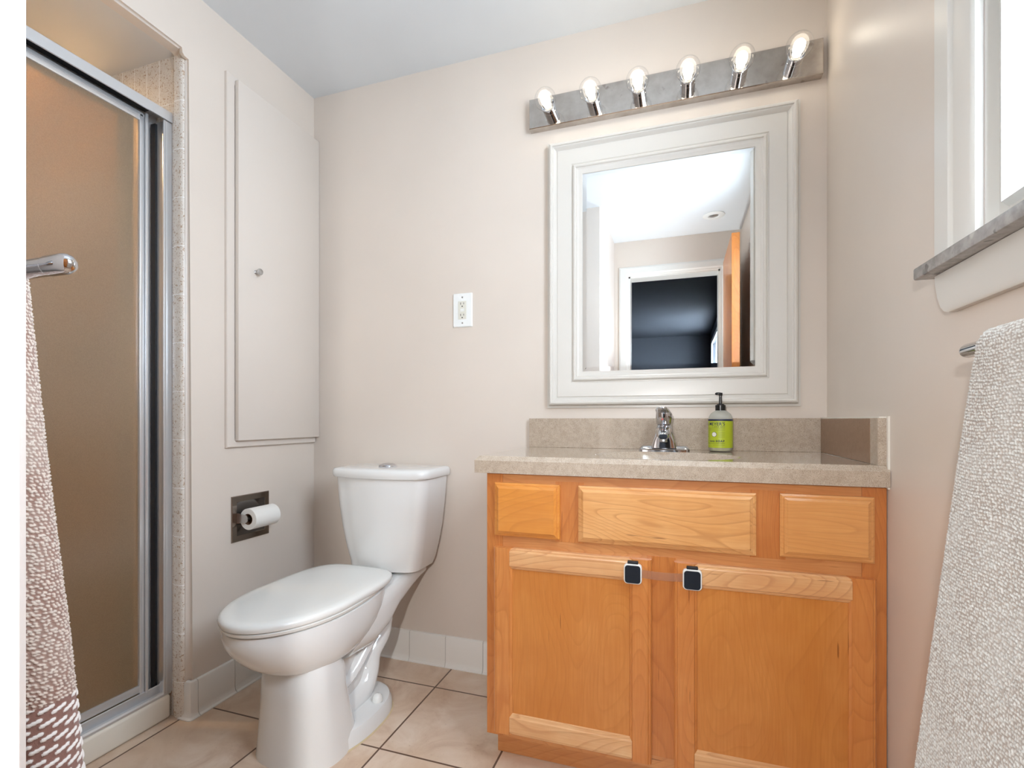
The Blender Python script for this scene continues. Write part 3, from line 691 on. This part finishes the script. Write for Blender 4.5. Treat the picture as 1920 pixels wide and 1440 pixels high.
for z, h_ in ((.0702, .0006), (.0665, .0004), (.0640, .0004), (.0255, .0010), (.0205, .0006)):
    b2 = sheet(math.radians(-78 if z != .0205 else -35), TH, TZ+z, TZ+z+h_, br+.0006, 24); me = bpy.data.meshes.new('t'); b2.to_mesh(me); b2.free(); bm.from_mesh(me)
for s, e in ((-78, -60), (-10, 21)):
    for z in (.058, .0535, .049, .0445):
        b2 = sheet(math.radians(s), math.radians(e), TZ+z, TZ+z+.0006, br+.0006, 10); me = bpy.data.meshes.new('t'); b2.to_mesh(me); b2.free(); bm.from_mesh(me)
put('fine_print', bm, simple('olive_ink', srgb(104, 112, 40), .5), lb)
for rad, mt, rr_ in ((.0076, M['ink'], .0006), (.0066, M['inkw'], .0008)):
    bm = bmesh.new(); ps = wrap([(rad*math.cos(t), rad*math.sin(t)) for t in [2*math.pi*i/28 for i in range(28)]], math.radians(-30), TZ+.0525, br+rr_)
    cv = bm.verts.new(wrap([(0, 0)], math.radians(-30), TZ+.0525, br+rr_)[0]); vs = [bm.verts.new(p) for p in ps]
    for i in range(28): bm.faces.new((cv, vs[i], vs[(i+1) % 28]))
    put('emblem', bm, mt, lb)

# ------------------------------------------------------------------ toilet
TC = -1.045
tl = thing('toilet', 'white elongated two piece toilet with closed lid beside the shower', 'toilet', (TC, 1.30, 0))
def egg(z, yf, yb, hw, nb=2.6, cx=TC, n=56, wide=.46, nf=2.0):
    ym = yf+(yb-yf)*wide; pts = []
    for i in range(n):
        t = 2*math.pi*i/n; c, s = math.cos(t), math.sin(t); e = nb if s > 0 else nf
        x = math.copysign(abs(c)**(2/e), c)*hw; y = math.copysign(abs(s)**(2/e), s)
        y = ym+y*((yb-ym) if s > 0 else (ym-yf)); pts.append((cx+x, y, z))
    return pts
bm = bmesh.new(); KC = -1.005
# bowl
loft(bm, [egg(.386, .965, 1.480, .158), egg(.382, .953, 1.488, .166), egg(.366, .950, 1.490, .168), egg(.340, .957, 1.480, .167, cx=TC+.002), egg(.312, .974, 1.455, .160, cx=TC+.006), egg(.285, .998, 1.415, .147, cx=TC+.012),
          egg(.262, 1.028, 1.360, .128, cx=TC+.022), egg(.245, 1.06, 1.30, .10, cx=TC+.03), egg(.232, 1.09, 1.25, .07, cx=TC+.035)][::-1])
# front pedestal column
loft(bm, [egg(z, yf, yb, hw, 4, nf=2.4, cx=KC) for z, yf, yb, hw in ((0, 1.048, 1.262, .131), (.03, 1.050, 1.256, .127), (.10, 1.053, 1.240, .118), (.17, 1.056, 1.226, .111), (.235, 1.058, 1.218, .107), (.262, 1.075, 1.20, .098))])
# spreading foot
loft(bm, [egg(0, 1.055, 1.462, .148, 2.7, wide=.55, cx=KC), egg(.030, 1.065, 1.459, .146, 2.7, wide=.55, cx=KC), egg(.044, 1.075, 1.452, .139, 2.7, wide=.55, cx=KC), egg(.049, 1.09, 1.438, .126, 2.7, wide=.55, cx=KC)])
# neck and tank deck
def xsec(y, hw, z0, z1, r=.02, cx=KC): return [(x, y, z) for x, z in rrect(cx, (z0+z1)/2, 2*hw, z1-z0, min(r, (z1-z0)/2.1, hw/1.1), 5)]
loft(bm, [xsec(1.24, .135, .215, .380, .06, TC+.01), xsec(1.34, .138, .212, .382, .06, TC+.015), xsec(1.42, .132, .238, .383, .05, TC+.02), xsec(1.48, .122, .288, .385, .04, -1.015), xsec(1.55, .116, .330, .390, .025), xsec(1.62, .112, .350, .390, .02), xsec(1.665, .108, .355, .388, .02)])
# centre web and trapway
loft(bm, [xsec(1.20, .055, .0, .30, .02), xsec(1.36, .045, .0, .32, .02), xsec(1.40, .040, .0, .33, .02)])
tube(bm, [(KC, 1.520, .37), (KC, 1.478, .315), (KC, 1.470, .250), (KC, 1.462, .200), (KC, 1.415, .155), (KC, 1.395, .105), (KC, 1.352, .060), (KC, 1.27, .048), (KC, 1.22, .045)], [.044, .044, .046, .043, .040, .043, .046, .046, .04], 24, squash=(1.75, 1), side=(1, 0, 0))
tube(bm, [(KC, 1.20, .115), (KC, 1.28, .140), (KC, 1.36, .205), (KC, 1.42, .28)], [.022, .024, .027, .030], 20, squash=(2.9, 1), side=(1, 0, 0))
bowl = put('bowl', bm, M['porcelain'], tl, 40)
for s in (1, -1):
    bm = lathe(bmesh.new(), (KC+s*.112, 1.340, .046), (0, 0, 1), [(.0165, 0), (.0165, .006), (.014, .018), (.009, .024), (0, .026)], 20); put('bolt_cap', bm, M['seat'], tl, True)
# caulk line round the foot
bm = bmesh.new(); a0, a1 = egg(0.0003, 1.052, 1.466, .1515, 2.7, wide=.55, cx=KC), egg(.004, 1.055, 1.463, .149, 2.7, wide=.55, cx=KC); loft(bm, [a0, a1]); put('caulk_line', bm, simple('yellowed_caulk', srgb(214, 196, 160), .6), tl)
# seat ring and lid
bm = loft(bmesh.new(), [egg(.3865, .952, 1.470, .160), egg(.3885, .947, 1.474, .166), egg(.396, .945, 1.475, .168), egg(.3985, .949, 1.472, .165)])
st = put('seat', bm, M['seat'], tl, 40)
bm = loft(bmesh.new(), [egg(.3995, .949, 1.476, .163, 4.2), egg(.401, .943, 1.481, .168, 4.2), egg(.409, .941, 1.483, .1705, 4.2), egg(.4155, .943, 1.481, .168, 4.2), egg(.4195, .951, 1.474, .161, 4.2), egg(.4215, .970, 1.458, .146, 4), egg(.4215, 1.01, 1.42, .115, 3.4), egg(.4205, 1.11, 1.32, .05, 2.4)])
put('lid', bm, M['seat'], tl, 50)
for s in (-1, 1):
    bm = cyl(bmesh.new(), (TC+s*.075-.018, 1.487, .398), (TC+s*.075+.018, 1.487, .398), .012, 16); put('hinge', bm, M['seat'], tl, 40)
# tank
TKC = -1.001
def tsec(z, hw, yf, yb, bul=.022, r=.045, cx=TKC):
    pts = []
    for x, y in rrect(cx, (yf+yb)/2, 2*hw, yb-yf, min(r, (yb-yf)/2.2), 8):
        pass
    base = []
    n = 14; x0, x1 = cx-hw, cx+hw
    rr_ = min(r, (yb-yf)*.45)
    # front from left to right, bulged
    for k in range(7):
        t = math.pi+math.pi/2*k/6; base.append((x0+rr_+rr_*math.cos(t), yf+bul+rr_+rr_*math.sin(t)))
    for k in range(1, n):
        u = k/n; x = x0+rr_+(2*hw-2*rr_)*u; base.append((x, yf+bul-bul*math.sin(math.pi*u)**.8))
    for k in range(7):
        t = 1.5*math.pi+math.pi/2*k/6; base.append((x1-rr_+rr_*math.cos(t), yf+bul+rr_+rr_*math.sin(t)))
    for k in range(5):
        t = math.pi/2*k/4; base.append((x1-.012+.012*math.cos(t), yb-.012+.012*math.sin(t)))
    for k in range(5):
        t = math.pi/2+math.pi/2*k/4; base.append((x0+.012+.012*math.cos(t), yb-.012+.012*math.sin(t)))
    return [(x, y, z) for x, y in base]
YT = YB-.018
bm = loft(bmesh.new(), [tsec(.3925, .128, 1.510, YT-.03, .010), tsec(.398, .137, 1.500, YT-.02, .012), tsec(.42, .144, 1.494, YT-.012), tsec(.47, .155, 1.487, YT-.006), tsec(.54, .167, 1.480, YT), tsec(.62, .177, 1.475, YT), tsec(.70, .184, 1.472, YT), tsec(.722, .1855, 1.472, YT)])
put('tank', bm, M['porcelain'], tl, 40)
bm = loft(bmesh.new(), [tsec(.7225, .186, 1.470, YT+.002), tsec(.7245, .193, 1.463, YT+.004), tsec(.732, .196, 1.460, YT+.005), tsec(.746, .196, 1.460, YT+.005), tsec(.753, .192, 1.464, YT+.003), tsec(.7565, .182, 1.474, YT-.004), tsec(.758, .160, 1.495, YT-.02)])
put('tank_lid', bm, M['porcelain'], tl, 50)
bm = lathe(bmesh.new(), (TKC-.005, 1.575, .7575), (0, 0, 1), [(.032, 0), (.032, .003), (.028, .008), (.018, .012), (0, .014)], 32); put('flush_button', bm, M['chrome'], tl, True)

# ------------------------------------------------------------------ window in the right wall
wn = struct('window_1', B(XR+.040, XR+.044, WY0+.03, WY1-.03, WZ0+.05, WZ1-.03), M['pane'])
def sash(bm, x0, x1, ins):
    pr = [(0, x0), (0, x1), (ins, x1), (ins+.004, x1+.004), (ins+.004, x0)]
    return mitre_frame(bm, WY0+.001, WY1-.001, WZ0+.026, WZ1-.002, [(0, x0), (0, x1), (ins, x1), (ins+.006, x1-.012), (ins+.006, x0)], lambda u, o_, v: (o_, u, v))
put('sash', sash(bmesh.new(), XR+.060, XR+.0165, .024), M['white'], wn)
put('meeting_rail', B(XR+.024, XR+.058, WY0+.02, WY1-.02, 1.60, 1.635), M['white'], wn)
bm = bmesh.new(); q = .0003
box(bm, XR+.0005, XR+.12, WY1-.002, WY1+.0, WZ0, WZ1); box(bm, XR, XR+.12, WY0, WY0+.002, WZ0, WZ1); box(bm, XR, XR+.12, WY0, WY1, WZ1-.002, WZ1); box(bm, XR, XR+.12, WY0, WY1, WZ0, WZ0+.010)
put('window_jamb', bm, M['white'], wn)
bm = bmesh.new(); pr = [(0, XR-.0005), (0, XR-.019), (.003, XR-.021), (.045, XR-.021), (.050, XR-.016), (.056, XR-.015), (.060, XR-.018), (.090, XR-.014), (.097, XR-.010), (.098, XR-.0005)]
pts = []
Y0_, Y1_, Z1_ = WY0-.096, WY1+.098, WZ1+.096
for (cy_, cz_, sy, sz) in ((Y1_, 1.186, -1, 0), (Y1_, Z1_, -1, -1), (Y0_, Z1_, 1, -1), (Y0_, 1.186, 1, 0)):
    pts.append([(o_, cy_+sy*i, cz_+sz*i) for i, o_ in pr])
loft(bm, pts); put('window_casing', bm, M['white'], wn, 30)
put('window_sill', B(XR-.040, XR+.0165, WY0-.12, 1.022, 1.166, 1.186, bev=.003), M['marble'], wn, 40)
bm = bmesh.new(); loft(bm, [[(XR-.0005, y, z), (XR-d, y, z)][::1]+[(XR-d, y2, z), (XR-.0005, y2, z)] for z, y, y2, d in
    ((1.1655, 1.001, WY0-.10, .018), (1.150, .999, WY0-.098, .018), (1.130, .995, WY0-.094, .017), (1.112, .989, WY0-.09, .015), (1.104, .982, WY0-.082, .013), (1.101, .974, WY0-.076, .011))])
put('window_apron', bm, M['white'], wn, 40)

# ------------------------------------------------------------------ towel bars and towels
def towel_mesh(name, label, mat, c0, c1, top, bottom, axis, thick, grow, seed, band_z=None, fold=.006, out=0, bar=None, flare=0.0):
    """closed, folded towel hanging over a bar. axis 'x' or 'y' runs along the bar from c0 (seen end) to c1;
    thick = half thickness at the top, grow(t) -> (half thickness, outward shift)"""
    rng = np.random.default_rng(seed)
    L = abs(c1-c0); sgn = 1 if c1 > c0 else -1; stp = .0013
    nz = int((top-bottom)/stp)
    hw = L/2; er = .024; ht6 = grow(.6)[0]
    # rounded-rectangle perimeter walked by arc length: long side, end, long side, end
    st = 2*(hw-er); ce = math.pi*math.sqrt((er*er+ht6*ht6)/2); per = 2*st+2*ce; npm = int(per/.0015)
    arc = np.arange(npm)/npm*per; U = np.zeros(npm); SV = np.zeros(npm); NX = np.zeros(npm)
    for i, a_ in enumerate(arc):
        if a_ < st: U[i], SV[i] = -(hw-er)+a_, -1
        elif a_ < st+ce: q = math.pi*(a_-st)/ce; U[i], SV[i], NX[i] = hw-er+er*math.sin(q), -math.cos(q), math.sin(q)
        elif a_ < 2*st+ce: U[i], SV[i] = (hw-er)-(a_-st-ce), 1
        else: q = math.pi*(a_-2*st-ce)/ce; U[i], SV[i], NX[i] = -(hw-er)-er*math.sin(q), math.cos(q), -math.sin(q)
    A = np.zeros((nz+1, npm, 3)); H = np.zeros((nz+1, npm)); Bd = np.zeros((nz+1, npm))
    pu, pv = .0046, .0037
    jit = rng.random((4096, 3))
    for j in range(nz+1):
        z = top-(top-bottom)*j/nz; t = j/nz; ht, sh = grow(t); zt = top-z
        q = min(1, zt/.022); cap = max(math.sqrt(q*(2-q)), .03)
        u = U+flare*t; v = SV*ht*cap
        # folds
        f = fold*(.35+.65*t)*(np.sin(arc*26+3*t+seed)+.6*np.sin(arc*47-5*t+seed*2))*.5*np.abs(SV)
        f += .005*np.exp(-((u+hw*.62-.16*(t-.5))/.012)**2)*np.abs(SV)
        v = v+np.sign(SV)*f*cap
        # tufts (staggered cells)
        zz = z*(1+0)+.0015*np.sin(arc*60)
        sl = zz/pv; iv = np.floor(sl); uu = arc/pu+.5*(iv % 2)+.25*np.sin(iv*1.7); iu = np.floor(uu)
        idx = ((iu*73+iv*179).astype(int)) % 4096; J = jit[idx]
        du = uu-iu-.5+.55*(J[:, 0]-.5)+.45*(sl-iv-.5); dv = sl-iv-.5+.45*(J[:, 1]-.5)
        h = np.exp(-(du**2/.10+dv**2/.12))*(.65+.5*J[:, 2])
        if band_z and z < band_z:
            sl2 = (z-.32*arc)/.0072; iv2 = np.floor(sl2); uu2 = arc/.020+.5*(iv2 % 2); du2 = np.abs(uu2-np.floor(uu2)-.5); dv2 = np.abs(sl2-iv2-.5)
            h = np.clip((.37-du2)*9, 0, 1)*np.clip((.31-dv2)*8, 0, 1)*.9; Bd[j] = 1
        H[j] = h
        # outward normal in plan
        nx = NX; ny = SV; nn = np.hypot(nx, ny)+1e-9
        amp = .0024*h
        u2 = u+nx/nn*amp; v2 = v+ny/nn*amp
        A[j, :, 0] = u2; A[j, :, 1] = v2+sh; A[j, :, 2] = z+(.0015*h if t < .03 else 0)+.004*np.sin(arc*9)*t
    mid = (c0+c1)/2
    W = np.zeros((nz+1, npm, 3))
    if axis == 'x': W[..., 0] = mid-sgn*A[..., 0]; W[..., 1] = bar+out*A[..., 1]
    else: W[..., 1] = mid-sgn*A[..., 0]; W[..., 0] = bar+out*A[..., 1]
    W[..., 2] = A[..., 2]
    base = Vector((mid, bar, bottom)) if axis == 'x' else Vector((bar, mid, bottom))
    W -= np.array(base)
    # seam points close the top and bottom
    V_ = np.concatenate([W.reshape(-1, 3), [W[0].mean(0)], [W[-1].mean(0)]]); nv = (nz+1)*npm
    jj, ii = np.meshgrid(np.arange(nz), np.arange(npm), indexing='ij'); i2 = (ii+1) % npm
    q = np.stack([jj*npm+ii, (jj+1)*npm+ii, (jj+1)*npm+i2, jj*npm+i2], -1).reshape(-1, 4)
    i = np.arange(npm); t1 = np.stack([i, (i+1) % npm, np.full(npm, nv)], -1); t2 = np.stack([nz*npm+(i+1) % npm, nz*npm+i, np.full(npm, nv+1)], -1)
    me = bpy.data.meshes.new(name)
    me.vertices.add(len(V_)); me.vertices.foreach_set('co', V_.ravel())
    loops = np.concatenate([q.ravel(), t1.ravel(), t2.ravel()]).astype(np.int32)
    me.loops.add(len(loops)); me.loops.foreach_set('vertex_index', loops)
    nq, nt = len(q), 2*npm; me.polygons.add(nq+nt)
    st_ = np.concatenate([np.arange(nq)*4, nq*4+np.arange(nt)*3]).astype(np.int32)
    me.polygons.foreach_set('loop_start', st_)
    me.update(calc_edges=True)
    me.polygons.foreach_set('use_smooth', np.ones(nq+nt, bool))
    for nm, arr in (('tuft', H), ('band', Bd)):
        at = me.attributes.new(nm, 'FLOAT', 'POINT'); at.data.foreach_set('value', np.concatenate([arr.ravel(), [0, 0]]).astype(np.float32))
    me.validate()
    me.materials.append(mat); o = bpy.data.objects.new(name, me); C.objects.link(o); o.location = base
    return tag(o, label, 'towel')
# right: bar runs along y at x = .362
rb = thing('towel_bar', 'chrome towel bar on the right wall below the window', 'towel bar', (XR, .55, 1.020))
bm = bmesh.new(); lathe(bm, (.362, .262, 1.020), (0, 1, 0), [(.006, 0), (.0085, .002), (.0095, .005), (.0095, .547), (.0085, .552), (.006, .554)], 24); put('rod', bm, M['chrome'], rb, 35)
for y in (.33, .735):
    bm = bmesh.new(); lathe(bm, (XR-.0005, y, 1.020), (-1, 0, 0), [(.024, 0), (.024, .004), (.014, .010), (.009, .014), (.009, .052)], 24); put('post', bm, M['chrome'], rb, 35)
towel_mesh('bath_towel', 'thick cream and grey woven towel hanging under the window', M['terry_grey'], .750, .40, 1.038, .22, 'y', .02,
           lambda t: (.018+.030*min(1, t*1.5), .004+.042*t**.8), 3, out=-1, bar=.362, flare=.022)
# left: bar runs along x at y = .31
lb_ = thing('towel_bar', 'chrome towel bar with rounded tip beside the shower door', 'towel bar', (-.80, YP, 1.078))
bm = bmesh.new(); lathe(bm, (-1.02, .310, 1.0765), (1, 0, 0), [(.006, 0), (.0092, .003), (.0092, .449), (.0088, .4495), (.0088, .4505), (.0098, .451), (.0098, .4705), (.0088, .4755), (.006, .479), (.0025, .4807), (0, .481)], 28); put('rod', bm, M['chrome'], lb_, 35)
for x in (-.98, -.62):
    bm = bmesh.new(); lathe(bm, (x, YP+.0005, 1.0765), (0, 1, 0), [(.022, 0), (.022, .004), (.013, .010), (.0085, .014), (.0085, .062)], 24); put('post', bm, M['chrome'], lb_, 35)
towel_mesh('bath_towel', 'brown and white woven towel with striped hem hanging beside the shower', M['terry_brown'], -.628, -.96, 1.094, .50, 'x', .02,
           lambda t: (.018+.012*min(1, t*1.5), .002+.032*t), 7, band_z=.635, out=1, bar=.310, flare=.018)

# ------------------------------------------------------------------ recessed ceiling light
cl2 = thing('ceiling_light', 'round white recessed ceiling light seen in the mirror', 'ceiling light', (.22, -.13, ZC))
bm = lathe(bmesh.new(), (.22, -.13, ZC-.0003), (0, 0, -1), [(.068, 0), (.068, .003), (.055, .008), (.036, .008), (.030, .002)], 40, True, False); put('trim_ring', bm, M['white_plastic'], cl2, 40)
bm = lathe(bmesh.new(), (.22, -.13, ZC-.001), (0, 0, -1), [(.030, 0), (.026, .004), (.012, .0055), (0, .006)], 32); put('lens', bm, M['dull'], cl2, True)
